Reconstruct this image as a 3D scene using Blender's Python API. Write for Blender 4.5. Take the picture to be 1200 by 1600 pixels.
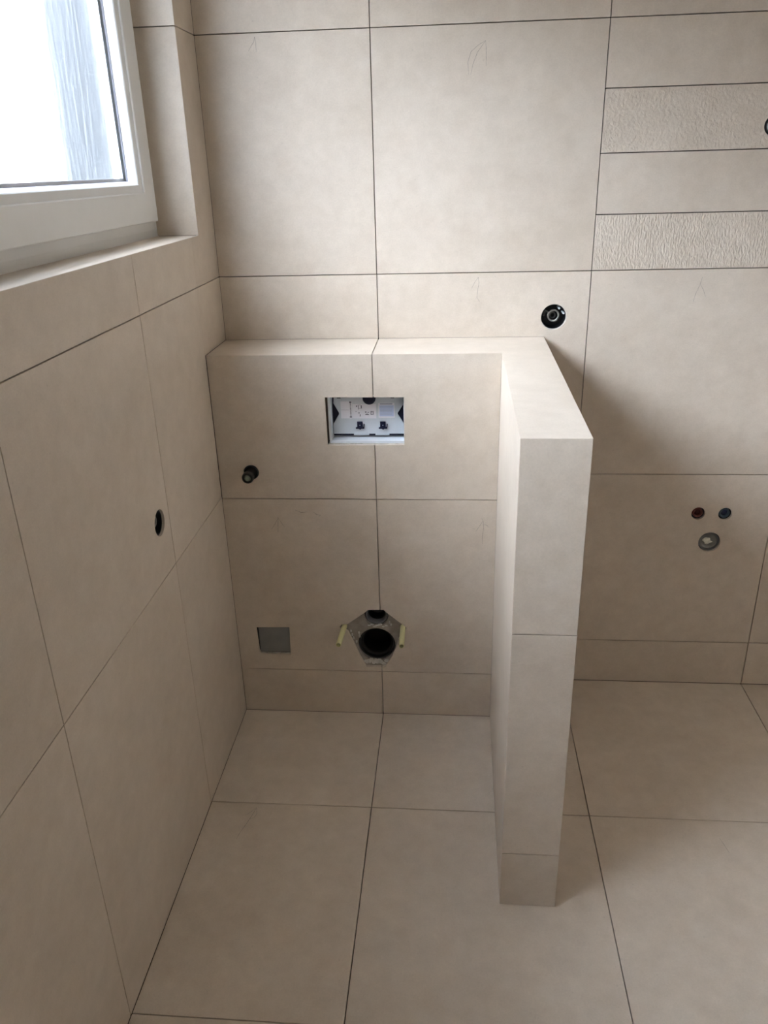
import bpy, bmesh, math, random
from mathutils import Vector, Matrix
from mathutils.geometry import tessellate_polygon

for o in list(bpy.data.objects):
    bpy.data.objects.remove(o, do_unlink=True)
SC = bpy.context.scene
COL = SC.collection
random.seed(7)

# ------------------------------------------------------------------ camera
cam_d = bpy.data.cameras.new('camera')
cam = bpy.data.objects.new('camera', cam_d)
COL.objects.link(cam)
cam.location = (0.6662, -2.3241, 1.6397)
cam.rotation_euler = tuple(math.radians(a) for a in (66.4877, 1.479, 4.5089))
cam_d.sensor_fit = 'VERTICAL'
cam_d.sensor_height = 36.0
cam_d.lens = 1243.57 / 1600 * 36.0
cam_d.clip_start = 0.01
SC.camera = cam

# ------------------------------------------------------------------ sky and exposure
world = bpy.data.worlds.new('overcast_sky')
SC.world = world
world.use_nodes = True
wn = world.node_tree
wn.nodes.clear()
w_out = wn.nodes.new('ShaderNodeOutputWorld')
w_bg = wn.nodes.new('ShaderNodeBackground')
w_bg.inputs['Strength'].default_value = 12.0
# overcast dome: (1 + 2 sin elevation) / 3 above the horizon, dull ground below it
w_tc = wn.nodes.new('ShaderNodeTexCoord')
w_sep = wn.nodes.new('ShaderNodeSeparateXYZ')
w_ramp = wn.nodes.new('ShaderNodeValToRGB')
w_map = wn.nodes.new('ShaderNodeMapRange')
w_map.inputs['From Min'].default_value = -1.0
w_map.inputs['From Max'].default_value = 1.0
SKY = (0.79, 0.905, 1.09)
el = w_ramp.color_ramp.elements
el[0].position = 0.48; el[0].color = (0.10, 0.10, 0.09, 1)
el[1].position = 1.0; el[1].color = (*SKY, 1)
e_ = el.new(0.52); e_.color = (*[c * 0.36 for c in SKY], 1)
wn.links.new(w_tc.outputs['Generated'], w_sep.inputs[0])
wn.links.new(w_sep.outputs['Z'], w_map.inputs['Value'])
wn.links.new(w_map.outputs[0], w_ramp.inputs['Fac'])
wn.links.new(w_ramp.outputs['Color'], w_bg.inputs['Color'])
wn.links.new(w_bg.outputs[0], w_out.inputs[0])

WY0, WY1, WZ0, WZ1 = -2.16, -0.155, 1.484, 2.50     # window opening in the left wall
pl = bpy.data.lights.new('window_portal', 'AREA')
pl.shape = 'RECTANGLE'
pl.size = 1.02
pl.size_y = 2.01
pl.cycles.is_portal = True
plo = bpy.data.objects.new('window_portal', pl)
COL.objects.link(plo)
plo.location = (-0.19, (WY0 + WY1) / 2, (WZ0 + WZ1) / 2)
plo.rotation_euler = (0, math.radians(-90), 0)

# veiled sun: low, from the window side and behind the camera, spread wide by haze and obscure glass
sun = bpy.data.lights.new('hazy_sun', 'SUN')
sun.energy = 50.0
sun.angle = math.radians(44)
sun.color = (0.855, 0.945, 1.085)
suno = bpy.data.objects.new('hazy_sun', sun)
COL.objects.link(suno)
suno.rotation_mode = 'QUATERNION'
suno.rotation_quaternion = Vector((0, 0, -1)).rotation_difference(Vector((1.0, 0.55, -0.82)).normalized())
suno.location = (-2, -2, 4)

SC.view_settings.view_transform = 'Standard'
SC.view_settings.look = 'None'
SC.view_settings.gamma = 1.0
SC.view_settings.use_curve_mapping = False
SC.view_settings.exposure = 0.83
SC.cycles.max_bounces = 12
SC.cycles.diffuse_bounces = 8
SC.cycles.adaptive_threshold = 0.02
SC.cycles.transparent_max_bounces = 16
SC.cycles.sample_clamp_indirect = 6.0
SC.cycles.caustics_refractive = True

# ------------------------------------------------------------------ materials
def new_mat(name):
    m = bpy.data.materials.new(name)
    m.use_nodes = True
    nt = m.node_tree
    return m, nt, nt.nodes['Principled BSDF']

def plain(name, col, rough=0.5, metal=0.0, noise=0.0, scale=30.0, bump=0.0, spec=0.5):
    m, nt, p = new_mat(name)
    p.inputs['Base Color'].default_value = (*col, 1)
    p.inputs['Roughness'].default_value = rough
    p.inputs['Metallic'].default_value = metal
    p.inputs['Specular IOR Level'].default_value = spec
    tc = nt.nodes.new('ShaderNodeTexCoord')
    n = nt.nodes.new('ShaderNodeTexNoise')
    n.inputs['Scale'].default_value = scale
    n.inputs['Detail'].default_value = 4
    nt.links.new(tc.outputs['Object'], n.inputs['Vector'])
    r = nt.nodes.new('ShaderNodeValToRGB')
    a = noise
    r.color_ramp.elements[0].position = 0.3
    r.color_ramp.elements[1].position = 0.7
    r.color_ramp.elements[0].color = (*[max(0, c * (1 - a)) for c in col], 1)
    r.color_ramp.elements[1].color = (*[min(1, c * (1 + a)) for c in col], 1)
    nt.links.new(n.outputs['Fac'], r.inputs['Fac'])
    nt.links.new(r.outputs['Color'], p.inputs['Base Color'])
    if bump:
        b = nt.nodes.new('ShaderNodeBump')
        b.inputs['Strength'].default_value = bump
        b.inputs['Distance'].default_value = 0.002
        nt.links.new(n.outputs['Fac'], b.inputs['Height'])
        nt.links.new(b.outputs['Normal'], p.inputs['Normal'])
    return m

def tile_mat(name, relief=None, depth=0.55):
    """Beige stoneware: cloudy mottling, fine speckle, satin sheen; relief adds a chiselled face."""
    m, nt, p = new_mat(name)
    N, L = nt.nodes.new, nt.links.new
    tc = N('ShaderNodeTexCoord')
    oi = N('ShaderNodeObjectInfo')
    mul = N('ShaderNodeMath'); mul.operation = 'MULTIPLY'; mul.inputs[1].default_value = 41.0
    L(oi.outputs['Random'], mul.inputs[0])
    add = N('ShaderNodeVectorMath'); add.operation = 'ADD'
    L(tc.outputs['Object'], add.inputs[0]); L(mul.outputs[0], add.inputs[1])
    big = N('ShaderNodeTexNoise'); big.inputs['Scale'].default_value = 3.2; big.inputs['Detail'].default_value = 5; big.inputs['Roughness'].default_value = 0.6
    mid = N('ShaderNodeTexNoise'); mid.inputs['Scale'].default_value = 22; mid.inputs['Detail'].default_value = 6; mid.inputs['Roughness'].default_value = 0.65
    fine = N('ShaderNodeTexNoise'); fine.inputs['Scale'].default_value = 260; fine.inputs['Detail'].default_value = 3
    for t in (big, mid, fine):
        L(add.outputs[0], t.inputs['Vector'])
    mx = N('ShaderNodeMix'); mx.data_type = 'FLOAT'; mx.inputs[0].default_value = 0.5
    L(big.outputs['Fac'], mx.inputs[2]); L(mid.outputs['Fac'], mx.inputs[3])
    r = N('ShaderNodeValToRGB')
    e = r.color_ramp.elements
    e[0].position = 0.34; e[0].color = (0.562, 0.482, 0.392, 1)
    e[1].position = 0.66; e[1].color = (0.675, 0.593, 0.498, 1)
    L(mx.outputs[0], r.inputs['Fac'])
    # warm or cool drift from tile to tile
    hs = N('ShaderNodeHueSaturation')
    mr = N('ShaderNodeMapRange'); mr.inputs['To Min'].default_value = 0.97; mr.inputs['To Max'].default_value = 1.03
    L(oi.outputs['Random'], mr.inputs['Value']); L(mr.outputs[0], hs.inputs['Value'])
    L(r.outputs['Color'], hs.inputs['Color'])
    # fine dark specks
    sp = N('ShaderNodeTexVoronoi'); sp.inputs['Scale'].default_value = 26
    L(add.outputs[0], sp.inputs['Vector'])
    spr = N('ShaderNodeMapRange'); spr.inputs['From Min'].default_value = 0.0; spr.inputs['From Max'].default_value = 0.075
    spr.inputs['To Min'].default_value = 0.86; spr.inputs['To Max'].default_value = 1.0
    L(sp.outputs['Distance'], spr.inputs['Value'])
    fr = N('ShaderNodeMapRange'); fr.inputs['From Min'].default_value = 0.3; fr.inputs['From Max'].default_value = 0.7
    fr.inputs['To Min'].default_value = 0.965; fr.inputs['To Max'].default_value = 1.03
    L(fine.outputs['Fac'], fr.inputs['Value'])
    mm = N('ShaderNodeMath'); mm.operation = 'MULTIPLY'
    L(spr.outputs[0], mm.inputs[0]); L(fr.outputs[0], mm.inputs[1])
    sc = N('ShaderNodeVectorMath'); sc.operation = 'SCALE'
    L(hs.outputs['Color'], sc.inputs[0]); L(mm.outputs[0], sc.inputs['Scale'])
    L(sc.outputs[0], p.inputs['Base Color'])
    rr = N('ShaderNodeMapRange'); rr.inputs['To Min'].default_value = 0.34; rr.inputs['To Max'].default_value = 0.5
    L(mid.outputs['Fac'], rr.inputs['Value']); L(rr.outputs[0], p.inputs['Roughness'])
    p.inputs['Specular IOR Level'].default_value = 0.5
    b = N('ShaderNodeBump'); b.inputs['Distance'].default_value = 0.0006; b.inputs['Strength'].default_value = 0.25
    L(fine.outputs['Fac'], b.inputs['Height'])
    last = b
    if relief:
        mp = N('ShaderNodeMapping'); mp.inputs['Scale'].default_value = relief
        L(add.outputs[0], mp.inputs['Vector'])
        rn = N('ShaderNodeTexNoise'); rn.inputs['Scale'].default_value = 1.0; rn.inputs['Detail'].default_value = 3; rn.inputs['Roughness'].default_value = 0.55
        L(mp.outputs[0], rn.inputs['Vector'])
        b2 = N('ShaderNodeBump'); b2.inputs['Distance'].default_value = 0.004; b2.inputs['Strength'].default_value = depth
        L(rn.outputs['Fac'], b2.inputs['Height']); L(b.outputs['Normal'], b2.inputs['Normal'])
        last = b2
    L(last.outputs['Normal'], p.inputs['Normal'])
    return m

M = {}
M['tile'] = tile_mat('beige_stoneware')
M['tile_chisel'] = tile_mat('beige_stoneware_chiselled', (130, 100, 130), 0.6)
M['tile_comb'] = tile_mat('beige_stoneware_combed', (230, 75, 230), 0.75)
M['tile_light'] = tile_mat('beige_stoneware_sandblasted', (60, 45, 60), 0.16)
M['bed'] = plain('tile_bed', (0.055, 0.043, 0.033), 0.9, noise=0.15)
M['board'] = plain('grey_board', (0.30, 0.265, 0.225), 0.9, noise=0.2, scale=40, bump=0.3)
M['mortar'] = plain('mortar', (0.52, 0.50, 0.46), 0.95, noise=0.25, scale=60, bump=0.6)
M['mortar_pale'] = plain('pale_mortar', (0.58, 0.55, 0.49), 0.95, noise=0.15, scale=60, bump=0.5)
M['white_paint'] = plain('white_plaster', (0.82, 0.81, 0.79), 0.8, noise=0.02)
M['render_coat'] = plain('off_white_render', (0.74, 0.71, 0.66), 0.9, noise=0.03, bump=0.1)
M['pvc'] = plain('white_window_plastic', (0.80, 0.81, 0.80), 0.32, noise=0.01)
M['gasket'] = plain('grey_gasket', (0.22, 0.22, 0.26), 0.6)
M['spacer'] = plain('silver_spacer', (0.75, 0.77, 0.80), 0.35, metal=0.3)
M['abs'] = plain('white_plastic', (0.72, 0.76, 0.80), 0.4, noise=0.02)
M['abs_grey'] = plain('pale_grey_plastic', (0.60, 0.64, 0.68), 0.45, noise=0.02)
M['navy'] = plain('navy_plastic', (0.006, 0.008, 0.035), 0.45)
M['paper'] = plain('white_sticker', (0.80, 0.79, 0.84), 0.6, noise=0.01)
M['paper_blue'] = plain('pale_blue_sticker', (0.55, 0.62, 0.80), 0.6, noise=0.02)
M['ink'] = plain('grey_print', (0.12, 0.12, 0.15), 0.7)
M['ink_pale'] = plain('pale_print', (0.38, 0.40, 0.50), 0.7)
M['black'] = plain('black_plastic', (0.013, 0.014, 0.015), 0.3)
M['rubber'] = plain('black_rubber', (0.004, 0.0055, 0.005), 0.5)
M['grey_pipe'] = plain('grey_pipe', (0.20, 0.20, 0.205), 0.5)
M['steel'] = plain('steel', (0.55, 0.55, 0.54), 0.3, metal=1.0)
M['sleeve'] = plain('pale_yellow_sleeve', (0.62, 0.58, 0.30), 0.5, noise=0.05)
M['box_grey'] = plain('dull_grey_cover', (0.24, 0.245, 0.245), 0.6, noise=0.08)
M['box_dark'] = plain('dark_box_plastic', (0.018, 0.019, 0.023), 0.35)
M['red'] = plain('red_plug_plastic', (0.23, 0.075, 0.055), 0.45, noise=0.2)
M['red_dark'] = plain('red_plug_core', (0.07, 0.006, 0.006), 0.45)
M['blue'] = plain('blue_plug_plastic', (0.075, 0.115, 0.155), 0.4, noise=0.15)
M['blue_dark'] = plain('blue_plug_core', (0.012, 0.02, 0.07), 0.45)
M['tape'] = plain('crumpled_tape', (0.72, 0.70, 0.60), 0.3, noise=0.2, scale=90)
M['cap'] = plain('grey_pipe_cap', (0.24, 0.235, 0.215), 0.4, noise=0.15)
M['green_tip'] = plain('pale_green_tip', (0.22, 0.27, 0.20), 0.35)
M['foam'] = plain('brown_gap', (0.20, 0.155, 0.12), 0.9, noise=0.3)
M['anthracite'] = plain('anthracite_added_plate', (0.020, 0.024, 0.028), 0.6, spec=0.2)

def pencil_mat():
    m, nt, p = new_mat('pencil_graphite')
    p.inputs['Base Color'].default_value = (0.11, 0.10, 0.09, 1)
    p.inputs['Roughness'].default_value = 0.6
    tc = nt.nodes.new('ShaderNodeTexCoord')
    n = nt.nodes.new('ShaderNodeTexNoise'); n.inputs['Scale'].default_value = 140
    nt.links.new(tc.outputs['Object'], n.inputs['Vector'])
    mr = nt.nodes.new('ShaderNodeMapRange')
    mr.inputs['From Min'].default_value = 0.3; mr.inputs['From Max'].default_value = 0.7
    mr.inputs['To Min'].default_value = 0.2; mr.inputs['To Max'].default_value = 0.5
    nt.links.new(n.outputs['Fac'], mr.inputs['Value'])
    nt.links.new(mr.outputs[0], p.inputs['Alpha'])
    return m
M['pencil'] = pencil_mat()

def frosted():
    m, nt, p = new_mat('frosted_glass')
    nt.nodes.remove(p)
    N, L = nt.nodes.new, nt.links.new
    out = nt.nodes['Material Output']
    tr = N('ShaderNodeBsdfTransparent'); tr.inputs['Color'].default_value = (0.97, 0.97, 0.97, 1)
    rf = N('ShaderNodeBsdfRefraction'); rf.inputs['IOR'].default_value = 1.12; rf.inputs['Roughness'].default_value = 0.28
    rf.inputs['Color'].default_value = (0.97, 0.97, 0.97, 1)
    gl = N('ShaderNodeBsdfGlossy'); gl.inputs['Roughness'].default_value = 0.25
    df = N('ShaderNodeBsdfTranslucent'); df.inputs['Color'].default_value = (0.9, 0.93, 0.94, 1)
    # vertical ripple of the obscure glass
    tc = N('ShaderNodeTexCoord')
    mp = N('ShaderNodeMapping'); mp.inputs['Scale'].default_value = (60, 60, 9)
    L(tc.outputs['Object'], mp.inputs['Vector'])
    n = N('ShaderNodeTexNoise'); n.inputs['Scale'].default_value = 1.0; n.inputs['Detail'].default_value = 4
    L(mp.outputs[0], n.inputs['Vector'])
    b = N('ShaderNodeBump'); b.inputs['Distance'].default_value = 0.003; b.inputs['Strength'].default_value = 0.4
    L(n.outputs['Fac'], b.inputs['Height'])
    L(b.outputs['Normal'], rf.inputs['Normal'])
    m1 = N('ShaderNodeMixShader'); m1.inputs[0].default_value = 0.7
    L(tr.outputs[0], m1.inputs[1]); L(rf.outputs[0], m1.inputs[2])
    m2 = N('ShaderNodeMixShader'); m2.inputs[0].default_value = 0.004
    L(m1.outputs[0], m2.inputs[1]); L(df.outputs[0], m2.inputs[2])
    m3 = N('ShaderNodeMixShader'); m3.inputs[0].default_value = 0.04
    L(m2.outputs[0], m3.inputs[1]); L(gl.outputs[0], m3.inputs[2])
    L(m3.outputs[0], out.inputs['Surface'])
    return m
M['glass'] = frosted()
def clear_glass():
    m, nt, p = new_mat('clear_glass')
    nt.nodes.remove(p)
    N, L = nt.nodes.new, nt.links.new
    tr = N('ShaderNodeBsdfTransparent'); tr.inputs['Color'].default_value = (0.97, 0.97, 0.97, 1)
    gl = N('ShaderNodeBsdfGlossy'); gl.inputs['Roughness'].default_value = 0.02
    mx = N('ShaderNodeMixShader'); mx.inputs[0].default_value = 0.03
    L(tr.outputs[0], mx.inputs[1]); L(gl.outputs[0], mx.inputs[2])
    L(mx.outputs[0], nt.nodes['Material Output'].inputs['Surface'])
    return m
M['clear'] = clear_glass()

# ------------------------------------------------------------------ helpers
def obj(name, me, mat, parent=None, mw=None):
    o = bpy.data.objects.new(name, me)
    if mat:
        me.materials.append(M[mat])
    COL.objects.link(o)
    if parent is not None:
        o.parent = parent
    if mw is not None:
        o.matrix_basis = mw          # parents of framed pieces sit at the origin, or mw is local
    return o

def tag(o, label, cat, group=None, kind=None):
    o['label'] = label
    o['category'] = cat
    if group: o['group'] = group
    if kind: o['kind'] = kind
    return o

def bm_mesh(name, bm, smooth=False):
    me = bpy.data.meshes.new(name)
    bmesh.ops.recalc_face_normals(bm, faces=bm.faces)
    bm.to_mesh(me); bm.free()
    if smooth:
        for p in me.polygons: p.use_smooth = True
        me.set_sharp_from_angle(angle=math.radians(44))
    return me

def box(bm, x0, x1, y0, y1, z0, z1):
    vs = [bm.verts.new((x, y, z)) for x in (x0, x1) for y in (y0, y1) for z in (z0, z1)]
    for f in ((0,1,3,2),(4,6,7,5),(0,4,5,1),(2,3,7,6),(0,2,6,4),(1,5,7,3)):
        bm.faces.new([vs[i] for i in f])

def bevelled_box_mesh(name, x0, x1, y0, y1, z0, z1, bev=0.002, seg=2):
    bm = bmesh.new()
    box(bm, x0, x1, y0, y1, z0, z1)
    if bev:
        bmesh.ops.bevel(bm, geom=list(bm.edges), offset=bev, segments=seg, affect='EDGES', profile=0.5)
    return bm_mesh(name, bm, True)

def area2(p):
    return sum(p[i][0]*p[(i+1) % len(p)][1] - p[(i+1) % len(p)][0]*p[i][1] for i in range(len(p)))

def offset_poly(p, ds):
    """Move every edge of a counter-clockwise polygon inward by ds[i]."""
    n = len(p); out = []
    def line(i):
        a, b = Vector(p[i]), Vector(p[(i+1) % n])
        d = (b - a).normalized(); nn = Vector((-d.y, d.x))
        return a + nn*ds[i], d
    for i in range(n):
        a, d = line((i-1) % n); b, e = line(i)
        den = d.x*e.y - d.y*e.x
        if abs(den) < 1e-6:
            q = b
        else:
            t = ((b.x-a.x)*e.y - (b.y-a.y)*e.x)/den
            q = a + d*t
        out.append((q.x, q.y))
    return out

def slab_mesh(name, poly, thick, holes=(), gap=0.0, chamfer=0.0, mitre=None, top=0.0):
    """Extruded polygon with holes; front at local z = top, back at top - thick."""
    poly = [tuple(q) for q in poly]
    mit = list(mitre) if mitre else [0]*len(poly)
    gaps = list(gap) if isinstance(gap, (list, tuple)) else [gap]*len(poly)
    if area2(poly) < 0:
        poly = poly[::-1]; mit = mit[::-1]; mit = mit[1:] + mit[:1]; gaps = gaps[::-1]; gaps = gaps[1:] + gaps[:1]
    base = offset_poly(poly, gaps)
    front = offset_poly(base, [chamfer]*len(poly)) if chamfer else base
    back = offset_poly(base, [thick if q else 0 for q in mit])
    bm = bmesh.new()
    rings = [(front, top)]
    if chamfer: rings.append((base, top - chamfer))
    rings.append((back, top - thick))
    vr = [[bm.verts.new((q[0], q[1], z)) for q in ring] for ring, z in rings]
    for a, b in zip(vr, vr[1:]):
        for i in range(len(a)):
            j = (i+1) % len(a)
            bm.faces.new((a[i], b[i], b[j], a[j]))
    hv = []
    for h in holes:
        h = list(h)
        if area2(h) > 0: h = h[::-1]
        f = [bm.verts.new((q[0], q[1], top)) for q in h]
        b = [bm.verts.new((q[0], q[1], top - thick)) for q in h]
        for i in range(len(h)):
            j = (i+1) % len(h)
            bm.faces.new((f[i], b[i], b[j], f[j]))
        hv.append((f, b, h))
    for ring, k in ((vr[0], 0), (vr[-1], 1)):
        vv = list(ring)
        loops = [[Vector((v.co.x, v.co.y, 0)) for v in ring]]
        for f, b, h in hv:
            vv += (f, b)[k]
            loops.append([Vector((q[0], q[1], 0)) for q in h])
        if len(loops) == 1 and len(ring) == 4:
            bm.faces.new(vv if k == 0 else vv[::-1]); continue
        for t in tessellate_polygon(loops):
            try: bm.faces.new([vv[i] for i in t])
            except ValueError: pass
    return bm_mesh(name, bm)

def frame(o, u, v):
    u = Vector(u).normalized(); v = Vector(v).normalized(); n = u.cross(v)
    m = Matrix.Identity(4)
    for i, c in enumerate((u, v, n)):
        for r in range(3): m[r][i] = c[r]
    for r in range(3): m[r][3] = o[r]
    return m

def circle(cx, cy, r, n=36, wob=0.0, seed=0):
    rnd = random.Random(seed)
    return [(cx + (r + rnd.uniform(-wob, wob))*math.cos(2*math.pi*i/n), cy + (r + rnd.uniform(-wob, wob))*math.sin(2*math.pi*i/n)) for i in range(n)]

def rect(u0, u1, v0, v1):
    return [(u0, v0), (u1, v0), (u1, v1), (u0, v1)]

TH = 0.009
GAP = 0.0012
def tile(fr, parent, poly, holes=(), gap=GAP, mitre=None, mat='tile', chamfer=0.0004):
    cu = sum(q[0] for q in poly)/len(poly); cv = sum(q[1] for q in poly)/len(poly)
    sh = [(q[0]-cu, q[1]-cv) for q in poly]
    hs = [[(q[0]-cu, q[1]-cv) for q in h] for h in holes]
    me = slab_mesh('tile', sh, TH, hs, gap, chamfer, mitre)
    o = obj('tile', me, mat, parent, fr @ Matrix.Translation((cu, cv, 0)))
    o['cuv'] = (cu, cv)
    return o

def stroke(t, pts, w=0.0013):
    """Pencil stroke on a tile face, given in the surface's own coordinates."""
    cu, cv = t['cuv']
    bm = bmesh.new()
    P = [Vector((q[0]-cu, q[1]-cv)) for q in pts]
    prev = None
    for i, q in enumerate(P):
        d = (P[min(i+1, len(P)-1)] - P[max(i-1, 0)]).normalized()
        n = Vector((-d.y, d.x))*w/2*(0.6 if i in (0, len(P)-1) else 1)
        cur = (bm.verts.new((q.x+n.x, q.y+n.y, 0.00015)), bm.verts.new((q.x-n.x, q.y-n.y, 0.00015)))
        if prev: bm.faces.new((prev[0], prev[1], cur[1], cur[0]))
        prev = cur
    return obj('pencil_mark', bm_mesh('pencil_mark', bm), 'pencil', t)

def lathe(name, prof, n=40, smooth=True, cap0=False, cap1=False):
    """Revolve (r, h) about local z."""
    bm = bmesh.new(); rings = []
    for r, h in prof:
        rings.append([bm.verts.new((r*math.cos(2*math.pi*i/n), r*math.sin(2*math.pi*i/n), h)) for i in range(n)])
    for a, b in zip(rings, rings[1:]):
        for i in range(n):
            j = (i+1) % n
            bm.faces.new((a[i], a[j], b[j], b[i]))
    if cap0: bm.faces.new(rings[0][::-1])
    if cap1: bm.faces.new(rings[-1])
    return bm_mesh(name, bm, smooth)

def tube_path(name, pts, r, n=10):
    bm = bmesh.new(); rings = []
    P = [Vector(p) for p in pts]
    for i, p in enumerate(P):
        d = (P[min(i+1, len(P)-1)] - P[max(i-1, 0)]).normalized()
        a = d.orthogonal().normalized() if not rings else (side - d*side.dot(d)).normalized()
        side = a
        b = d.cross(a)
        rings.append([bm.verts.new(p + (a*math.cos(2*math.pi*k/n) + b*math.sin(2*math.pi*k/n))*r) for k in range(n)])
    for a, b in zip(rings, rings[1:]):
        for k in range(n):
            j = (k+1) % n
            bm.faces.new((a[k], a[j], b[j], b[k]))
    bm.faces.new(rings[0][::-1]); bm.faces.new(rings[-1])
    return bm_mesh(name, bm, True)

def thing(name, label, cat, mw, group=None):
    o = bpy.data.objects.new(name, None)
    COL.objects.link(o)
    o.empty_display_size = 0.05
    o.matrix_basis = mw
    return tag(o, label, cat, group)

# ------------------------------------------------------------------ dimensions (metres)
D, ZS = 0.2121, 1.178                       # cistern casing depth and height
XA, XB, XC, XD = 0.455, 1.0525, 1.653, 2.25 # vertical joints, right end of the room
Z4, Z3, Z1, Z2, ZC = 0.163, 0.757, 1.3586, 1.9605, 2.56
LP = 0.9274                                 # front end of the partition
H1, H2, H1F, H2F = 0.8002, 0.9319, 0.7931, 0.9245
YF = -3.30                                  # wall behind the camera
F_BACK = frame((0, 0, 0), (1, 0, 0), (0, 0, 1))
F_CIS = frame((0, -D, 0), (1, 0, 0), (0, 0, 1))
F_LEFT = frame((0, 0, 0), (0, 1, 0), (0, 0, 1))
F_FLOOR = frame((0, 0, 0), (1, 0, 0), (0, 1, 0))
F_TOP = frame((0, 0, ZS), (1, 0, 0), (0, 1, 0))

# holes (surface coordinates)
BOX = (0.9560, 1.2335, 0.0362)
RED = (1.4324, 0.6282, 0.0205)
BLU = (1.5133, 0.6272, 0.0205)
DRN = (1.4785, 0.5305, 0.0335)
UPO = (1.4830, 1.7085, 0.0250)
SLV = (-0.6990, 0.8985, 0.0315)
STB = (0.0950, 0.8390, 0.0225)
FLUSH = [(0.3204, 1.0598), (0.5389, 1.0589), (0.5385, 0.9230), (0.3217, 0.9209)]
SQU = [(0.0610, 0.3183), (0.1674, 0.3207), (0.1648, 0.2185), (0.0790, 0.2190), (0.0680, 0.2225), (0.0640, 0.2320)]
WCH = [(0.4065, 0.3778), (0.4181, 0.3886), (0.4657, 0.3896), (0.4793, 0.3761), (0.5359, 0.327), (0.53, 0.3121), (0.5083, 0.2836), (0.5051, 0.2635), (0.49, 0.2228), (0.466, 0.1812), (0.4052, 0.1795), (0.3864, 0.22), (0.3682, 0.2701), (0.3516, 0.3162), (0.3511, 0.3359), (0.3325, 0.3339), (0.3263, 0.3239)]

# ------------------------------------------------------------------ the setting
def struct(name, me, mat, label, cat, mw=None):
    return tag(obj(name, me, mat, None, mw), label, cat, kind='structure')

# back wall: bed behind the tiles, with the pipe and box holes running through it
bed = slab_mesh('wall_back', rect(-0.02, XD + 0.1, -0.05, ZC + 0.05), 0.14,
                [circle(*BOX), circle(*RED), circle(*BLU), circle(*DRN), circle(*UPO)], top=-TH - 0.0002)
wall_back = struct('wall_back', bed, 'bed', 'back wall tiled in large beige stoneware, behind the half-height partition', 'wall', F_BACK)
I4 = Matrix.Identity(4)
tB = {}
def bt(key, poly, **k):
    tB[key] = tile(I4, wall_back, poly, **k)
bt('up1', rect(0, XA, Z2, ZC), gap=[GAP, GAP, GAP, 0.0004]); bt('up2', rect(XA, XB, Z2, ZC)); bt('up3', rect(XB, XC, Z2, ZC)); bt('up4', rect(XC, XD, Z2, ZC))
bt('m1', rect(0, XA, Z1, Z2), gap=[GAP, GAP, GAP, 0.0004]); bt('m2', rect(XA, XB, Z1, Z2))
for i, (a, b, mt) in enumerate(((1.8056, Z2, 'tile_light'), (1.6546, 1.8056, 'tile_chisel'), (1.5039, 1.6546, 'tile_light'), (Z1, 1.5039, 'tile_comb'))):
    bt('strip%d' % i, rect(XB, XD, a, b), mat=mt, holes=[circle(*UPO)] if i == 1 else ())
bt('s1', rect(0, XA, ZS, Z1), gap=[0.0003, GAP, GAP, 0.0004])
bt('s2', [(XA, ZS), (H2, ZS), (H2, Z3), (XB, Z3), (XB, Z1), (XA, Z1)], holes=[circle(*BOX)], gap=[0.0003, 0.0004, GAP, GAP, GAP, GAP])
bt('r1', rect(XB, XC, Z3, Z1)); bt('r1b', rect(XC, XD, Z3, Z1))
bt('l0', rect(H2, XB, Z4, Z3)); bt('l1', rect(XB, XC, Z4, Z3), holes=[circle(*RED), circle(*BLU), circle(*DRN)]); bt('l2', rect(XC, XD, Z4, Z3))
bt('b0', rect(H2, XB, 0, Z4)); bt('b1', rect(XB, XC, 0, Z4)); bt('b2', rect(XC, XD, 0, Z4))
# pencil arrows the tiler left on the back wall
stroke(tB['m1'], [(0.158, 1.951), (0.155, 1.940), (0.148, 1.932), (0.139, 1.920)])
stroke(tB['m1'], [(0.158, 1.951), (0.160, 1.937), (0.159, 1.917)])
stroke(tB['m2'], [(0.706, 1.848), (0.703, 1.875), (0.711, 1.899), (0.729, 1.913), (0.747, 1.922), (0.7495, 1.895), (0.7495, 1.866)])
stroke(tB['m2'], [(0.747, 1.922), (0.727, 1.897), (0.716, 1.870), (0.711, 1.848)])
stroke(tB['s2'], [(0.741, 1.346), (0.743, 1.330), (0.739, 1.305), (0.738, 1.290), (0.746, 1.279)])
stroke(tB['s2'], [(0.741, 1.346), (0.732, 1.334), (0.722, 1.314)])
stroke(tB['r1'], [(1.3535, 1.337), (1.3495, 1.318), (1.340, 1.290), (1.337, 1.271)])
stroke(tB['r1'], [(1.3495, 1.318), (1.360, 1.303), (1.368, 1.284)])

# left wall with the window opening
bedl = slab_mesh('wall_left', rect(YF - 0.1, 0.1, -0.05, ZC + 0.05), 0.38,
                 [circle(*SLV), [(WY0-TH, WZ0-TH), (WY1+TH, WZ0-TH), (WY1+TH, WZ1+TH), (WY0-TH, WZ1+TH)]], top=-TH - 0.0002)
wall_left = struct('wall_left', bedl, 'bed', 'left wall tiled in beige stoneware below and around the window', 'wall', F_LEFT)
Y1, Y2, YS, Z3L = -0.636, -1.251, -0.2145, 0.7615
ys = [Y1, Y2, -1.862, -2.470, -3.08, YF]
G2 = 0.0009
tL = tile(I4, wall_left, rect(Y1, -D, 0, Z3L), gap=[0.0005, 0.0005, G2, G2])
tile(I4, wall_left, rect(Y1, YS, Z3L, Z1), gap=[G2, 0.0004, GAP, G2])
tile(I4, wall_left, rect(YS, 0, ZS, Z1), gap=[0.0005, 0.0004, GAP, 0.0004])
tile(I4, wall_left, rect(Y1, YS, Z1, WZ0), gap=[GAP, 0.0004, 0.0006, G2], mitre=[0, 0, 1, 0])
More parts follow.
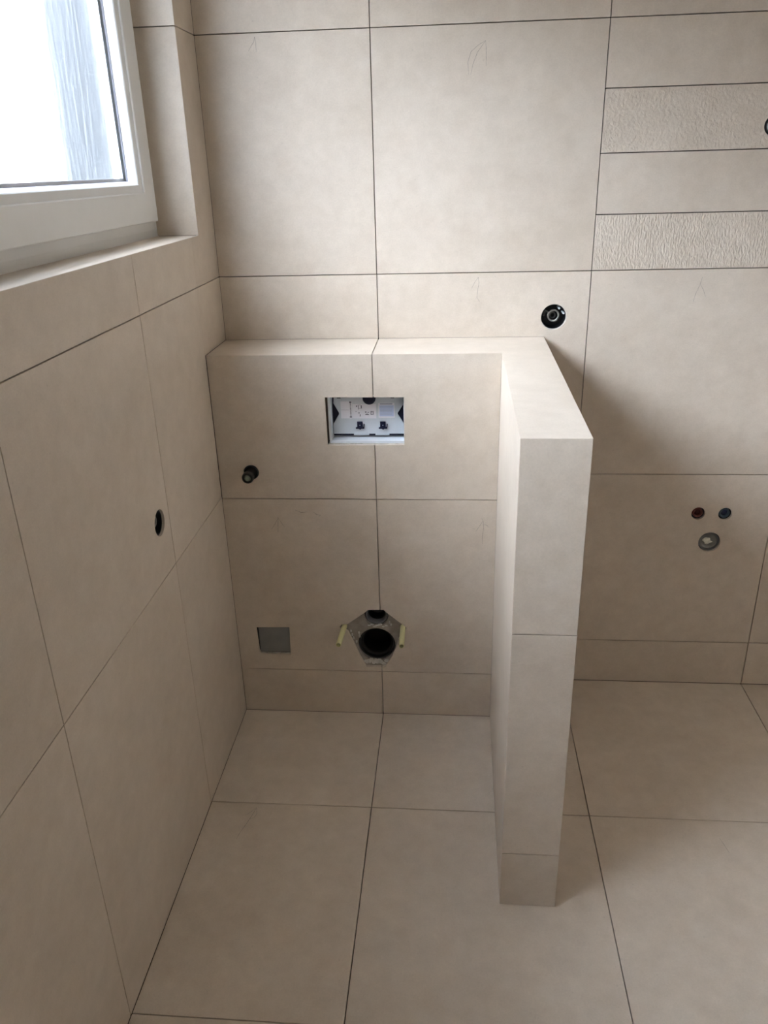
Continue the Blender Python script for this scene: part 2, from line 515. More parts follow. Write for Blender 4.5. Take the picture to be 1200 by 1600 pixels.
tile(I4, wall_left, [(YS, Z1), (0, Z1), (0, Z2), (WY1, Z2), (WY1, WZ0), (YS, WZ0)], gap=[GAP, 0.0004, GAP, 0.0006, 0.0006, 0.0004], mitre=[0, 0, 0, 1, 1, 0])
tile(I4, wall_left, [(Y1, ZC), (Y1, WZ1), (WY1, WZ1), (WY1, Z2), (0, Z2), (0, ZC)], gap=[GAP, GAP, GAP, GAP, 0.0004, GAP], mitre=[0, 1, 1, 0, 0, 0])
for a, b in zip(ys, ys[1:]):
    hole = [circle(*SLV)] if b < SLV[0] < a else ()
    tile(I4, wall_left, rect(b, a, 0, Z3L), gap=[0.0006, G2, G2, GAP])
    tile(I4, wall_left, rect(b, a, Z3L, Z1), holes=hole, gap=GAP)
YL = -2.470
tile(I4, wall_left, rect(Y2, Y1, Z1, WZ0), gap=[GAP, G2, 0.0006, GAP], mitre=[0, 0, 1, 0])
tile(I4, wall_left, rect(-1.862, Y2, Z1, WZ0), gap=[GAP, GAP, 0.0006, GAP], mitre=[0, 0, 1, 0])
tile(I4, wall_left, [(YL, Z1), (-1.862, Z1), (-1.862, WZ0), (WY0, WZ0), (WY0, Z2), (YL, Z2)], mitre=[0, 0, 1, 1, 0, 0])
tile(I4, wall_left, [(YL, Z2), (WY0, Z2), (WY0, WZ1), (-1.862, WZ1), (-1.862, ZC), (YL, ZC)], mitre=[0, 1, 1, 0, 0, 0])
tile(I4, wall_left, rect(Y2, Y1, WZ1, ZC), mitre=[1, 0, 0, 0])
tile(I4, wall_left, rect(-1.862, Y2, WZ1, ZC), mitre=[1, 0, 0, 0])
tile(I4, wall_left, rect(YF, YL, Z1, Z2)); tile(I4, wall_left, rect(YF, YL, Z2, ZC))
# tiled reveals and sill of the window (frames relative to the left wall's own frame)
inv_l = F_LEFT.inverted()
RD = 0.112
fr_r = inv_l @ frame((0, WY1, 0), (1, 0, 0), (0, 0, 1))
tile(fr_r, wall_left, rect(-RD, 0, WZ0, Z2), gap=[0.0006, 0.0006, GAP, 0.0], mitre=[0, 1, 0, 0])
tile(fr_r, wall_left, rect(-RD, 0, Z2, WZ1), gap=[GAP, 0.0006, 0.0006, 0.0], mitre=[0, 1, 0, 0])
fr_l = inv_l @ frame((0, WY0, 0), (-1, 0, 0), (0, 0, 1))
tile(fr_l, wall_left, rect(0, RD, WZ0, Z2), mitre=[0, 0, 0, 1]); tile(fr_l, wall_left, rect(0, RD, Z2, WZ1), mitre=[0, 0, 0, 1])
fr_s = inv_l @ frame((0, 0, WZ0), (1, 0, 0), (0, 1, 0))
tile(fr_s, wall_left, rect(-RD, 0, Y1, WY1), gap=[0.0004, 0.0006, 0.0006, 0], mitre=[0, 1, 0, 0])
tile(fr_s, wall_left, rect(-RD, 0, Y2, Y1), gap=[0.0004, 0.0006, 0.0004, 0], mitre=[0, 1, 0, 0])
tile(fr_s, wall_left, rect(-RD, 0, WY0, Y2), gap=[0.0006, 0.0006, 0.0004, 0], mitre=[0, 1, 0, 0])
fr_h = inv_l @ frame((0, 0, WZ1), (1, 0, 0), (0, -1, 0))
tile(fr_h, wall_left, rect(-RD, 0, -WY1, -WY0), mitre=[0, 1, 0, 0])

# floor
floor = struct('floor', slab_mesh('floor', rect(-0.1, XD + 0.1, YF - 0.1, 0.1), 0.12, top=-TH - 0.0002), 'bed',
               'floor of large square beige stoneware tiles with dark joints', 'floor', F_FLOOR)
F1, F2 = -0.6285, -1.2460
fx = [0, XA, XC - 0.6008, XC, XD]
fy = [F1, F2, -1.862, -2.470, -3.08, YF]
tF = {}
for i in range(4):
    for j in range(5):
        tF[i, j] = tile(I4, floor, rect(fx[i], fx[i+1], fy[j+1], fy[j]))
    tF[i, 'b'] = tile(I4, floor, rect(fx[i], fx[i+1], F1, -D) if i == 0 else
                      ([(XA, F1), (fx[2], F1), (fx[2], 0), (H2, 0), (H2, -D), (XA, -D)] if i == 1 else rect(fx[i], fx[i+1], F1, 0)),
                      gap=[GAP, GAP, 0.0005, 0.0006] if i == 0 else [GAP, GAP, GAP, 0.0005, 0.0005, GAP] if i == 1 else GAP)
stroke(tF[0, 0], [(0.133, -0.646), (0.128, -0.672), (0.119, -0.705), (0.108, -0.742), (0.104, -0.760)])
stroke(tF[0, 0], [(0.133, -0.646), (0.120, -0.664), (0.108, -0.676)])
stroke(tF[0, 0], [(0.133, -0.646), (0.139, -0.668), (0.135, -0.684), (0.122, -0.690)])
stroke(tF[2, 0], [(1.378, -0.690), (1.383, -0.712), (1.388, -0.738)])

# right and front walls, ceiling (outside the picture)
F_RIGHT = frame((XD, 0, 0), (0, -1, 0), (0, 0, 1))
wall_right = struct('wall_right', slab_mesh('wall_right', rect(-0.1, -YF + 0.1, -0.05, ZC + 0.05), 0.12, top=-TH - 0.0002), 'bed',
                    'right wall tiled in beige stoneware', 'wall', F_RIGHT)
ry = [0, 0.625, 1.246, 1.862, 2.470, 3.08, -YF]
for a, b in zip(ry, ry[1:]):
    for c, d in ((0, Z4), (Z4, Z3), (Z3, Z1), (Z1, Z2), (Z2, ZC)):
        tile(I4, wall_right, rect(a, b, c, d))
wall_front = struct('wall_front', bevelled_box_mesh('wall_front', -0.1, XD + 0.1, YF - 0.12, YF, -0.05, ZC, 0), 'render_coat',
                    'plain off-white plastered wall opposite the tiled back wall', 'wall')
ceiling = struct('ceiling', bevelled_box_mesh('ceiling', -0.1, XD + 0.1, YF - 0.1, 0.1, ZC, ZC + 0.1, 0), 'white_paint',
                 'plain white plastered ceiling', 'ceiling')

# cistern casing: board, front tiles and ledge tiles
BT = 0.0125
board = slab_mesh('wall_cistern', rect(0.001, H1 - 0.001 + TH, 0, ZS - TH - 0.0005), BT,
                  [offset_poly(rect(0.318, 0.541, 0.916, 1.063), [0]*4), circle(STB[0], STB[1], STB[2]),
                   rect(0.055, 0.172, 0.212, 0.326),
                   circle(0.4405, 0.2590, 0.0588), circle(0.4420, 0.3625, 0.0375, 28)], top=-TH - 0.0002)
wall_cistern = struct('wall_cistern', board, 'board', 'half-height tiled casing for a wall-hung toilet, with open cut-outs', 'wall', F_CIS)
tC = {}
joint = XA
# cut the flush opening and the toilet cut-out at the joint between the two columns
fl_l = [(0.3204, 1.0598), (joint, 1.0593), (joint, 0.9221), (0.3217, 0.9209)]
MT = [0.0006]
tC['ul'] = tile(I4, wall_cistern, [(0, Z3), (joint, Z3), (joint, 0.9221), (0.3217, 0.9209), (0.3204, 1.0598), (joint, 1.0593), (joint, ZS), (0, ZS)],
                holes=[circle(*STB)], gap=[GAP, GAP, 0, 0, 0, GAP, 0.0005, 0.0007], mitre=[0, 0, 0, 0, 0, 0, 1, 0])
tC['ur'] = tile(I4, wall_cistern, [(joint, Z3), (H1, Z3), (H1, ZS), (joint, ZS), (joint, 1.0593), (0.5389, 1.0589), (0.5385, 0.9230), (joint, 0.9221)],
                gap=[GAP, 0.0004, 0.0006, GAP, 0, 0, 0, GAP], mitre=[0, 0, 1, 0, 0, 0, 0, 0])
left_cut = [(joint, 0.1809), (0.4052, 0.1795), (0.3864, 0.22), (0.3682, 0.2701), (0.3516, 0.3162), (0.3511, 0.3359), (0.3325, 0.3339), (0.3263, 0.3239)]
left_cut = [(joint, 0.1809), (0.4052, 0.1795), (0.3864, 0.22), (0.3682, 0.2701), (0.3516, 0.3100), (0.3400, 0.3160), (0.3263, 0.3239), (0.3325, 0.3339), (0.3520, 0.3359), (0.4065, 0.3778), (0.4181, 0.3886), (joint, 0.3894)]
right_cut = [(joint, 0.3894), (0.4657, 0.3896), (0.4793, 0.3761), (0.5359, 0.327), (0.53, 0.3121), (0.5083, 0.2836), (0.5051, 0.2635), (0.49, 0.2228), (0.466, 0.1812), (joint, 0.1809)]
pl_ = [(0, Z4), (joint, Z4)] + left_cut + [(joint, Z3), (0, Z3)]
tC['ml'] = tile(I4, wall_cistern, pl_, holes=[SQU], gap=[GAP, GAP] + [0]*(len(left_cut)-1) + [GAP, GAP, 0.0007], chamfer=0)
pr_ = [(joint, Z4), (H1, Z4), (H1, Z3), (joint, Z3)] + right_cut
tC['mr'] = tile(I4, wall_cistern, pr_, gap=[GAP, 0.0004, GAP, GAP] + [0]*(len(right_cut)-1) + [GAP], chamfer=0)
tC['bl'] = tile(I4, wall_cistern, rect(0, joint, 0, Z4), gap=[0.0004, GAP, GAP, 0.0007]); tC['br'] = tile(I4, wall_cistern, rect(joint, H1, 0, Z4), gap=[0.0004, 0.0004, GAP, GAP])
stroke(tC['ml'], [(0.162, 0.700), (0.160, 0.672), (0.158, 0.648)])
stroke(tC['ml'], [(0.162, 0.696), (0.151, 0.676), (0.139, 0.658)])
stroke(tC['ml'], [(0.162, 0.696), (0.170, 0.681), (0.179, 0.668)])
stroke(tC['ml'], [(0.214, 0.722), (0.232, 0.714), (0.250, 0.716)], 0.0018)
stroke(tC['ml'], [(0.268, 0.716), (0.277, 0.708), (0.289, 0.705), (0.283, 0.700)], 0.0016)
stroke(tC['mr'], [(0.758, 0.700), (0.763, 0.690), (0.764, 0.668), (0.761, 0.640), (0.762, 0.617)])
stroke(tC['mr'], [(0.762, 0.692), (0.753, 0.676), (0.742, 0.658)])
stroke(tC['mr'], [(0.766, 0.682), (0.775, 0.676), (0.784, 0.668)])
# ledge tiles, one straight and one cut in an L that runs on along the partition
inv_c = F_CIS.inverted()
ft = inv_c @ F_TOP
tile(ft, wall_cistern, rect(0, XA, -D, 0), gap=[0.0008, GAP, 0.0003, 0.0004], mitre=[1, 0, 0, 0])
# partition
def pt(a, b, t):
    return (a[0] + (b[0]-a[0])*t, a[1] + (b[1]-a[1])*t)
core = slab_mesh('wall_partition', [(H1 + TH, -D - 0.0), (H1F + TH, -LP + TH + 0.0003), (H2F - TH, -LP + TH + 0.0003), (H2 - TH, -0.001), (H1 + TH, -0.001)],
                 ZS - TH - 0.001, top=ZS - TH - 0.0005)
wall_partition = struct('wall_partition', core, 'bed', 'slim half-height partition beside the toilet place, clad in beige stoneware', 'wall')
U_in = (H1F - H1, -LP + D, 0); len_in = math.hypot(U_in[0], U_in[1])
f_in = frame((H1, -D, 0), U_in, (0, 0, 1))
tile(f_in, wall_partition, rect(0, len_in, 0, ZS), gap=[0.0006, 0.0006, 0.0006, 0.0004], mitre=[0, 1, 1, 0])
U_out = (H2 - H2F, LP, 0); len_out = math.hypot(U_out[0], U_out[1])
f_out = frame((H2F, -LP, 0), U_out, (0, 0, 1))
for a, b in ((0, Z4), (Z4, 0.7605), (0.7605, ZS)):
    for c, d in ((0, len_out - 0.625), (len_out - 0.625, len_out)):
        tile(f_out, wall_partition, rect(c, d, a, b), gap=[GAP, GAP if d == len_out else G2, 0.0005 if b == ZS else GAP, 0.0005 if c == 0 else G2],
             mitre=[0, 0, b == ZS, c == 0])
f_end = frame((H1F, -LP, 0), (1, 0, 0), (0, 0, 1))
for a, b in ((0, 0.1646), (0.1646, 0.7605), (0.7605, ZS)):
    tile(f_end, wall_partition, rect(0, H2F - H1F, a, b), gap=[GAP, 0.0005, 0.0005 if b == ZS else GAP, 0.0005], mitre=[0, 1, b == ZS, 1])
tile(F_TOP, wall_partition, [(XA, -D), (H1, -D), (H1F, -LP), (H2F, -LP), (H2, 0), (XA, 0)],
     gap=[0.0008, 0.0008, 0.0006, 0.0005, 0.0003, GAP], mitre=[1, 1, 1, 1, 0, 0])

# window: fixed frame, sash, beads, double pane
win = tag(bpy.data.objects.new('window_1', None), 'white plastic window with frosted glass set in the left wall', 'window', kind='structure')
COL.objects.link(win)
win.location = (-0.108, (WY0+WY1)/2, WZ0)
WM = Matrix.Translation((0.108, -(WY0+WY1)/2, -WZ0))     # world to window-local
def wobj(name, me, mat, parent=win):
    o = obj(name, me, mat, parent)
    if parent is win: o.matrix_basis = WM
    return o
YM = -1.160                                              # line where the two sashes meet
def ring_profile(name, prof, mat, parent=win, y0=WY0, y1=WY1):
    """Sweep a profile of (inset from the edge, x) around a rectangle of the window, mitred at the corners."""
    bm = bmesh.new(); loops = []
    for s, x in prof:
        loops.append([bm.verts.new((x, y, z)) for y, z in ((y0+s, WZ0+s), (y1-s, WZ0+s), (y1-s, WZ1-s), (y0+s, WZ1-s))])
    k = len(loops)
    for i in range(k):
        a, b = loops[i], loops[(i+1) % k]
        for j in range(4):
            bm.faces.new((a[j], a[(j+1) % 4], b[(j+1) % 4], b[j]))
    return wobj(name, bm_mesh(name, bm), mat, parent)
# fixed frame, its front 108 mm behind the tile face
ring_profile('frame', [(-0.008, -0.110), (0.018, -0.108), (0.0195, -0.1085), (0.060, -0.1085), (0.060, -0.175), (-0.008, -0.175)], 'pvc')
# dark plates added along the outer jambs to grey the frosted glass
wobj('added_jamb_plate', bevelled_box_mesh('added_jamb_plate', -0.425, -0.180, WY1 - 0.012, WY1 + 0.0085, WZ0, WZ1, 0.002), 'anthracite')
wobj('added_jamb_plate', bevelled_box_mesh('added_jamb_plate', -0.425, -0.180, WY0 - 0.0085, WY0 + 0.012, WZ0, WZ1, 0.002), 'anthracite')
for y0, y1 in ((YM - 0.037, WY1), (WY0, YM + 0.037)):
    kw = dict(y0=y0, y1=y1)
    sash = ring_profile('sash', [(0.0400, -0.1070), (0.0400, -0.0905), (0.0425, -0.088), (0.1085, -0.088), (0.1110, -0.0895), (0.1110, -0.155), (0.062, -0.155), (0.062, -0.1070)], 'pvc', **kw)
    ring_profile('glazing_bead', [(0.1112, -0.0925), (0.1275, -0.0950), (0.1300, -0.0975), (0.1365, -0.1165), (0.1112, -0.1165)], 'pvc', sash, **kw)
    ring_profile('gasket', [(0.1362, -0.1163), (0.1376, -0.1172), (0.1376, -0.1213), (0.1362, -0.1210)], 'gasket', sash, **kw)
    wobj('pane', bevelled_box_mesh('pane', -0.1255, -0.1215, y0+0.118, y1-0.118, WZ0+0.118, WZ1-0.118, 0), 'clear', sash)
    ring_profile('spacer', [(0.119, -0.1257), (0.1440, -0.1257), (0.1440, -0.1296), (0.1425, -0.1302), (0.1425, -0.1312), (0.1440, -0.1318), (0.1440, -0.1353), (0.119, -0.1353)], 'spacer', sash, **kw)
    pf = wobj('pane', bevelled_box_mesh('pane', -0.1395, -0.1355, y0+0.118, y1-0.118, WZ0+0.118, WZ1-0.118, 0), 'glass', sash)
    pf['label'] = 'frosted outer pane with fine vertical ripple'
    ring_profile('outer_bead', [(0.1112, -0.140), (0.128, -0.140), (0.124, -0.155), (0.1112, -0.155)], 'pvc', sash, **kw)

# ------------------------------------------------------------------ flush cistern box in the upper cut-out
cw = frame((0.430, -D + 0.052, 0.921), (1, 0, 0), (0, 0, 1))      # local: u right, v up, w towards the room
cis = thing('flush_box', 'white plastic flush box with navy recess and stickers in the upper cut-out', 'flush box', cw)
def C(x, z): return (x - 0.430, z - 0.921)
def flat(name, pts, z0, z1, mat, parent=cis, ch=0.0):
    me = slab_mesh(name, [C(*q) for q in pts], z1 - z0, (), 0.0, ch, None, top=z1)
    return obj(name, me, mat, parent)
# tray: back and four walls
bm = bmesh.new()
X0, X1, V0, V1 = 0.3255-0.430, 0.5430-0.430, 0.9228-0.921, 1.0640-0.921
t = 0.0065
box(bm, X0, X1, V0, V1, -0.012, -0.008)
box(bm, X0, X0+t, V0, V1, -0.008, 0.036); box(bm, X1-t, X1, V0, V1, -0.008, 0.036)
box(bm, X0+t, X1-t, V0, V0+t, -0.008, 0.036); box(bm, X0+t, X1-t, V1-t, V1, -0.008, 0.036)
obj('housing', bm_mesh('housing', bm), 'abs', cis)
bm = bmesh.new()
rnd = random.Random(8)
for k in range(24):
    x = 0.322 + 0.0090*k
    box(bm, x-0.430, x+0.0092-0.430, 0.9175-0.921, 0.9222 + rnd.uniform(-0.0006, 0.0004)-0.921, 0.010, 0.040 + rnd.uniform(-0.004, 0.002))
obj('mortar_edge', bm_mesh('mortar_edge', bm), 'mortar_pale', cis)
bm = bmesh.new()
for k in range(14):
    z = 0.923 + 0.0099*k
    box(bm, 0.3182-0.430, 0.3226 + rnd.uniform(-0.0006, 0.0006) - (0.0012 if k < 6 else 0)-0.430, z-0.921, z+0.0095-0.921, 0.005, 0.030)
obj('foam_edge', bm_mesh('foam_edge', bm), 'foam', cis)
flat('recess', [(0.3335, 0.9335), (0.5350, 0.9335), (0.5350, 1.057), (0.3335, 1.057)], -0.008, 0.0, 'navy')
plate = flat('cover_plate', [(0.3390, 1.0560), (0.3370, 1.0300), (0.3515, 1.0025), (0.3515, 0.9985), (0.3350, 0.9708), (0.3335, 0.9405), (0.3915, 0.9405), (0.3915, 0.9362), (0.4353, 0.9362), (0.4353, 0.9405),
                             (0.4534, 0.9405), (0.4534, 0.9362), (0.4930, 0.9362), (0.4930, 0.9405), (0.5350, 0.9405), (0.5350, 0.9700), (0.5180, 0.9975), (0.5180, 1.0015), (0.5340, 1.0260), (0.5340, 1.0560)],
             0.0005, 0.006, 'abs_grey', ch=0.0008)
flat('sticker', rect(0.3573, 0.3905, 0.9862, 1.0353), 0.006, 0.0064, 'paper', plate)
flat('sticker', rect(0.3915, 0.4574, 0.9861, 1.0275), 0.006, 0.0064, 'paper', plate)
st3 = flat('sticker', rect(0.4640, 0.5095, 0.9880, 1.0310), 0.006, 0.0064, 'paper', plate)
st4 = flat('sticker', rect(0.4668, 0.5070, 0.9920, 1.0240), 0.0064, 0.0066, 'paper_blue', plate)
prn = bmesh.new()
def ink(x0, x1, z0, z1):
    a, b = C(x0, z0), C(x1, z1)
    box(prn, a[0], b[0], a[1], b[1], 0.0064, 0.00655)
rnd = random.Random(3)
ink(0.3822, 0.3885, 1.0310, 1.0352); ink(0.3822, 0.3885, 0.9885, 0.9920)
y = 0.9925
while y < 1.0300:
    h = rnd.uniform(0.0004, 0.0012); ink(0.3835, 0.3875, y, y+h); y += h + rnd.uniform(0.0006, 0.0012)
ink(0.3585, 0.3800, 1.0105, 1.0109)
ink(0.4010, 0.4045, 1.0200, 1.0235); ink(0.4050, 0.4150, 1.0245, 1.0252); ink(0.4145, 0.4170, 1.0150, 1.0240); ink(0.4075, 0.4090, 1.0120, 1.0240); ink(0.4075, 0.4150, 1.0150, 1.0156)
ink(0.3995, 0.4010, 1.0050, 1.0080); ink(0.4075, 0.4100, 1.0000, 1.0040); ink(0.4110, 0.4130, 0.9920, 0.9980)
ink(0.4265, 0.4365, 0.9962, 0.9985); ink(0.4280, 0.4345, 0.9998, 1.0006); ink(0.4260, 0.4300, 1.0030, 1.0060); ink(0.4330, 0.4370, 1.0030, 1.0048)
ink(0.4410, 0.4425, 0.9965, 1.0080); ink(0.4440, 0.4475, 0.9965, 1.0000); ink(0.4440, 0.4475, 1.0030, 1.0075); ink(0.4490, 0.4505, 0.9965, 1.0080)
obj('print', bm_mesh('print', prn), 'ink', plate)
prn = bmesh.new()
for k, y in enumerate((1.0262, 1.0280, 1.0205, 1.0165, 1.0125, 1.0085, 1.0045, 1.0005, 0.9965)):
    a, b = C(0.4685, y), C(0.5055 - 0.004*rnd.random(), y + (0.0016 if k < 2 else 0.0009))
    box(prn, a[0], b[0], a[1], b[1], 0.0066, 0.00675)
obj('print', bm_mesh('print', prn), 'ink_pale', plate)
for cx in (0.4103, 0.4757):
    c = flat('clip', [(cx-0.0078, 0.9770), (cx-0.0078, 0.9612), (cx-0.0120, 0.9600), (cx-0.0120, 0.9562), (cx-0.0030, 0.9562), (cx-0.0008, 0.9540), (cx+0.0016, 0.9540), (cx+0.0034, 0.9562),
                      (cx+0.0120, 0.9562), (cx+0.0135, 0.9700), (cx+0.0112, 0.9700), (cx+0.0108, 0.9612), (cx+0.0078, 0.9612), (cx+0.0078, 0.9770)], 0.006, 0.010, 'navy', plate)
    flat('clip_rib', rect(cx-0.0012, cx+0.0014, 0.9664, 0.9680), 0.010, 0.0112, 'abs_grey', plate)
kn = obj('knob', lathe('knob', [(0.0, 0.0105), (0.012, 0.0105), (0.0165, 0.009), (0.0185, 0.006), (0.0185, 0.0055)], 36), 'navy', plate)
kn.location = (*C(0.4385, 1.0445), 0.0005)
flat('screw_slot', rect(0.3480, 0.3585, 1.0440, 1.0475), 0.006, 0.0068, 'ink', plate)
flat('screw_slot', rect(0.4990, 0.5090, 1.0440, 1.0475), 0.006, 0.0068, 'ink', plate)

# ------------------------------------------------------------------ toilet connection
def wall_frame(x, y, z): return frame((x, y, z), (1, 0, 0), (0, 0, 1))     # local z points into the room
dp = thing('drain_pipe', 'black toilet drain pipe socket in the lower wall cut-out', 'pipe', wall_frame(0.4405, -D + 0.0175, 0.2590))
obj('socket', lathe('socket', [(0.0515, -0.09), (0.0515, -0.004), (0.0530, 0.000), (0.0560, 0.001), (0.0582, -0.001), (0.0582, -0.09)], 48), 'black', dp)
obj('seal_ring', lathe('seal_ring', [(0.0512, -0.010), (0.0450, -0.013), (0.0435, -0.018), (0.0470, -0.022), (0.0512, -0.024)], 48), 'rubber', dp)
obj('pipe_bend', lathe('pipe_bend', [(0.0510, -0.03), (0.0500, -0.088), (0.0, -0.090)], 40), 'rubber', dp)
fp = thing('flush_pipe', 'grey flush pipe end above the black drain pipe', 'pipe', wall_frame(0.4420, -D + 0.017, 0.3625))
obj('pipe', lathe('pipe', [(0.0285, -0.06), (0.0285, -0.003), (0.0300, 0.0), (0.0330, 0.0), (0.0355, -0.003), (0.0355, -0.06)], 40), 'grey_pipe', fp)
obj('pipe_inside', lathe('pipe_inside', [(0.0284, -0.02), (0.0260, -0.055), (0.0, -0.058)], 32), 'black', fp)
# mortar left on the board around the pipes
bm = bmesh.new()
rnd = random.Random(11)
def blob(cx, cz, rx, rz, h):
    n = 9
    c = bm.verts.new((cx - 0.44, cz - 0.28, h))
    ring = [bm.verts.new((cx - 0.44 + rx*rnd.uniform(.75, 1.15)*math.cos(2*math.pi*k/n), cz - 0.28 + rz*rnd.uniform(.75, 1.15)*math.sin(2*math.pi*k/n), -0.001)) for k in range(n)]
    for k in range(n): bm.faces.new((c, ring[k], ring[(k+1) % n]))
for k in range(7): blob(0.418 + 0.009*k, 0.3275 + 0.004*math.sin(k*2.1), 0.0075, 0.0040, 0.003)
for q in ((0.361, 0.306), (0.364, 0.293), (0.3685, 0.281), (0.386, 0.300), (0.387, 0.289), (0.377, 0.268), (0.482, 0.340), (0.487, 0.332)):
    blob(q[0], q[1], 0.004, 0.0075, 0.0035)
for k in range(18): blob(0.404 + 0.0040*k, 0.189 + rnd.uniform(-.004, .010), 0.009, 0.009, 0.0025)
mo = obj('mortar_smear', bm_mesh('mortar_smear', bm, True), 'mortar', wall_cistern, inv_c @ wall_frame(0.44, -D + TH + 0.0002, 0.28))
mo['kind'] = 'stuff'

def rod(x, z, dx, dz, label):
    r = thing('mounting_rod', label, 'rod', wall_frame(x, -D + 0.02, z), 'threaded rods for the toilet bowl')
    a = Vector((0, 0, -0.05)); b = Vector((dx, dz, 0.112)); c = Vector((dx*1.03, dz*1.03, 0.104))
    obj('threaded_bar', tube_path('threaded_bar', [a, c], 0.0052, 12), 'steel', r)
    d = (b - Vector((0, 0, 0))).normalized()
    q = Vector((0, 0, 1)).rotation_difference(d)
    s = obj('sleeve', lathe('sleeve', [(0.0062, -0.02), (0.0082, -0.02), (0.0082, 0.1165), (0.0078, 0.118), (0.0062, 0.118), (0.0060, 0.09), (0.0, 0.09)], 20), 'sleeve', r)
    s.rotation_mode = 'QUATERNION'; s.rotation_quaternion = q
    return r
rod(0.3420, 0.3250, -0.006, -0.002, 'pale yellow sleeved mounting rod left of the drain pipe')
rod(0.5235, 0.3255, 0.002, -0.002, 'pale yellow sleeved mounting rod right of the drain pipe')

# ------------------------------------------------------------------ grey cover in the square cut-out
jb = thing('junction_box', 'dull grey box cover behind the square cut-out near the floor', 'box', wall_frame(0.1135, -D + 0.0185, 0.2690))
me = bevelled_box_mesh('cover', -0.0485, 0.0525, -0.0470, 0.0485, -0.004, 0.0115, 0.004, 3)
obj('cover', me, 'box_grey', jb)
bm = bmesh.new(); box(bm, -0.056, 0.056, -0.054, 0.055, -0.04, -0.004); obj('body', bm_mesh('body', bm), 'black', jb)
bm = bmesh.new()
for k in range(9):
    x = -0.046 + 0.011*k; h = 0.004 + 0.003*abs(math.sin(k*1.7))
    if k in (2, 3, 6): h *= 0.4
    box(bm, x, x + 0.010, -0.0545, -0.0545 + h, -0.004, 0.012)
obj('mortar_edge', bm_mesh('mortar_edge', bm), 'mortar', jb)

# ------------------------------------------------------------------ capped water pipe by the corner
ps = thing('water_pipe_stub', 'black capped water pipe stub poking out beside the left corner', 'pipe', wall_frame(STB[0], -D, STB[1]))
obj('collar', lathe('collar', [(0.0150, 0.001), (0.0195, 0.003), (0.0215, 0.001), (0.0218, -0.03), (0.0150, -0.03)], 36), 'black', ps)
obj('plug', lathe('plug', [(0.0150, -0.03), (0.0150, 0.030), (0.0165, 0.032), (0.0168, 0.046), (0.0150, 0.050), (0.0105, 0.0515), (0.0095, 0.049)], 36), 'black', ps)
obj('plug_tip', lathe('plug_tip', [(0.0095, 0.048), (0.0080, 0.0505), (0.0035, 0.052), (0.0, 0.052)], 28), 'green_tip', ps)

# ------------------------------------------------------------------ sleeve hole in the left wall
sv = thing('wall_sleeve', 'round pipe opening in the tiled left wall below the window', 'pipe', frame((0, SLV[0], SLV[1]), (0, 1, 0), (0, 0, 1)))
obj('liner', lathe('liner', [(0.0285, -0.05), (0.0285, -0.006), (0.0308, -0.006), (0.0308, -0.05)], 40), 'black', sv)
obj('liner_back', lathe('liner_back', [(0.0284, -0.045), (0.0, -0.045)], 40), 'black', sv)
o = obj('pipe_end', lathe('pipe_end', [(0.0105, -0.045), (0.0105, -0.014), (0.0125, -0.012), (0.0155, -0.014), (0.0155, -0.045)], 32), 'cap', sv); o.location = (0.002, 0.002, 0)

# ------------------------------------------------------------------ flush-mounted round box above the partition
sb = thing('socket_box', 'round black socket box with curled cable above the end of the ledge', 'socket box', wall_frame(BOX[0], 0, BOX[1]))
obj('cup', lathe('cup', [(0.0, -0.047), (0.0330, -0.047), (0.0345, -0.045), (0.0345, -0.010), (0.0357, -0.010), (0.0357, -0.049), (0.0, -0.049)], 44), 'box_dark', sb)
obj('rim', lathe('rim', [(0.0346, -0.009), (0.0348, -0.0095), (0.0360, -0.0090), (0.0360, -0.0012), (0.0349, -0.0014)], 44), 'mortar_pale', sb)
pts = [(0.0150*math.cos(a) + 0.001, 0.0150*math.sin(a) + 0.001, -0.024 + 0.0018*k/6) for k, a in enumerate([i*math.pi/12 for i in range(-14, 22)])]
obj('cable', tube_path('cable', [(-0.024, -0.004, -0.046), (-0.020, 0.012, -0.036)] + pts, 0.0026, 10), 'cap', sb)
obj('conduit_end', lathe('conduit_end', [(0.006, -0.046), (0.006, -0.030), (0.009, -0.030), (0.009, -0.046)], 24), 'grey_pipe', sb)
for x, y in ((0.016, 0.022), (0.029, 0.008)):
    o = obj('screw_post', lathe('screw_post', [(0.0, -0.012), (0.0026, -0.012), (0.0034, -0.0135), (0.0034, -0.046)], 16), 'abs_grey', sb); o.location = (x, y, 0)

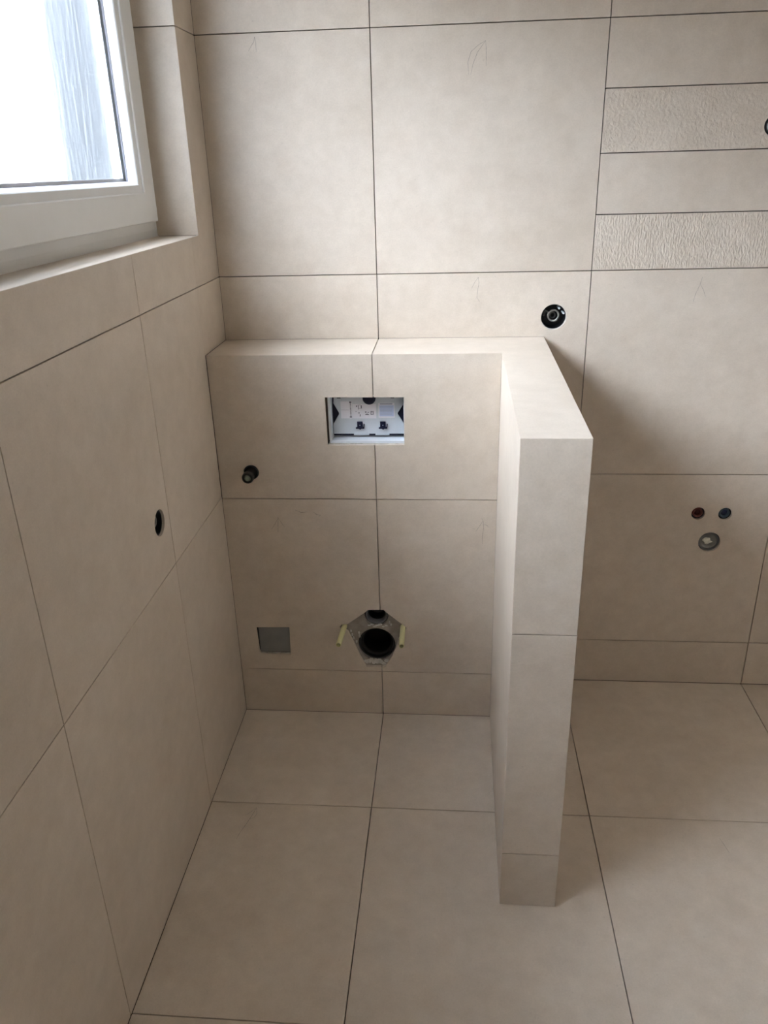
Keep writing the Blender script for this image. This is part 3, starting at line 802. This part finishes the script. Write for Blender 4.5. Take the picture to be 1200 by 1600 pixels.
# ------------------------------------------------------------------ washbasin connections
def plug(h, name, label, outer, inner, group):
    t = thing(name, label, 'plug', wall_frame(h[0], 0, h[1]), group)
    obj('ring', lathe('ring', [(0.0105, -0.02), (0.0110, -0.0065), (0.0135, -0.0045), (0.0158, -0.0070), (0.0162, -0.03)], 36), outer, t)
    obj('core', lathe('core', [(0.0, -0.012), (0.0070, -0.012), (0.0106, -0.015), (0.0106, -0.03)], 30), inner, t)
    obj('pipe_end', lathe('pipe_end', [(0.0164, -0.03), (0.0166, -0.014), (0.0203, -0.012), (0.0203, -0.03)], 36), 'black', t)
plug(RED, 'water_plug', 'red hot-water plug in the wall above the round drain cap', 'red', 'red_dark', 'washbasin water plugs')
plug(BLU, 'water_plug', 'blue cold-water plug in the wall above the round drain cap', 'blue', 'blue_dark', 'washbasin water plugs')
dc = thing('washbasin_drain', 'grey round washbasin drain cap below the red and blue plugs', 'drain cap', wall_frame(DRN[0], 0, DRN[1]))
obj('pipe', lathe('pipe', [(0.0285, -0.04), (0.0290, -0.006), (0.0312, -0.006), (0.0314, -0.04)], 40), 'grey_pipe', dc)
obj('cap', lathe('cap', [(0.0, -0.013), (0.0200, -0.0125), (0.0235, -0.009), (0.0265, -0.009), (0.0284, -0.012), (0.0284, -0.03)], 40), 'cap', dc)
bm = bmesh.new()
rnd = random.Random(5)
bmesh.ops.create_icosphere(bm, subdivisions=2, radius=1.0)
for v in bm.verts:
    k = rnd.uniform(0.6, 1.3)
    v.co = Vector((v.co.x*0.0145*k - 0.004 - 0.45*v.co.y*0.011, v.co.y*0.0105*k - 0.001, v.co.z*0.0045*k - 0.0110))
obj('tape_wad', bm_mesh('tape_wad', bm), 'tape', dc)
uo = thing('water_outlet', 'capped water outlet in the chiselled strip tile at the right edge', 'pipe', wall_frame(UPO[0], 0, UPO[1]))
obj('collar', lathe('collar', [(0.0165, -0.03), (0.0170, -0.003), (0.0205, -0.001), (0.0235, -0.006), (0.0240, -0.03)], 36), 'black', uo)
obj('plug', lathe('plug', [(0.0, 0.014), (0.0110, 0.014), (0.0135, 0.011), (0.0140, -0.004), (0.0164, -0.006), (0.0164, -0.03)], 32), 'paper', uo)
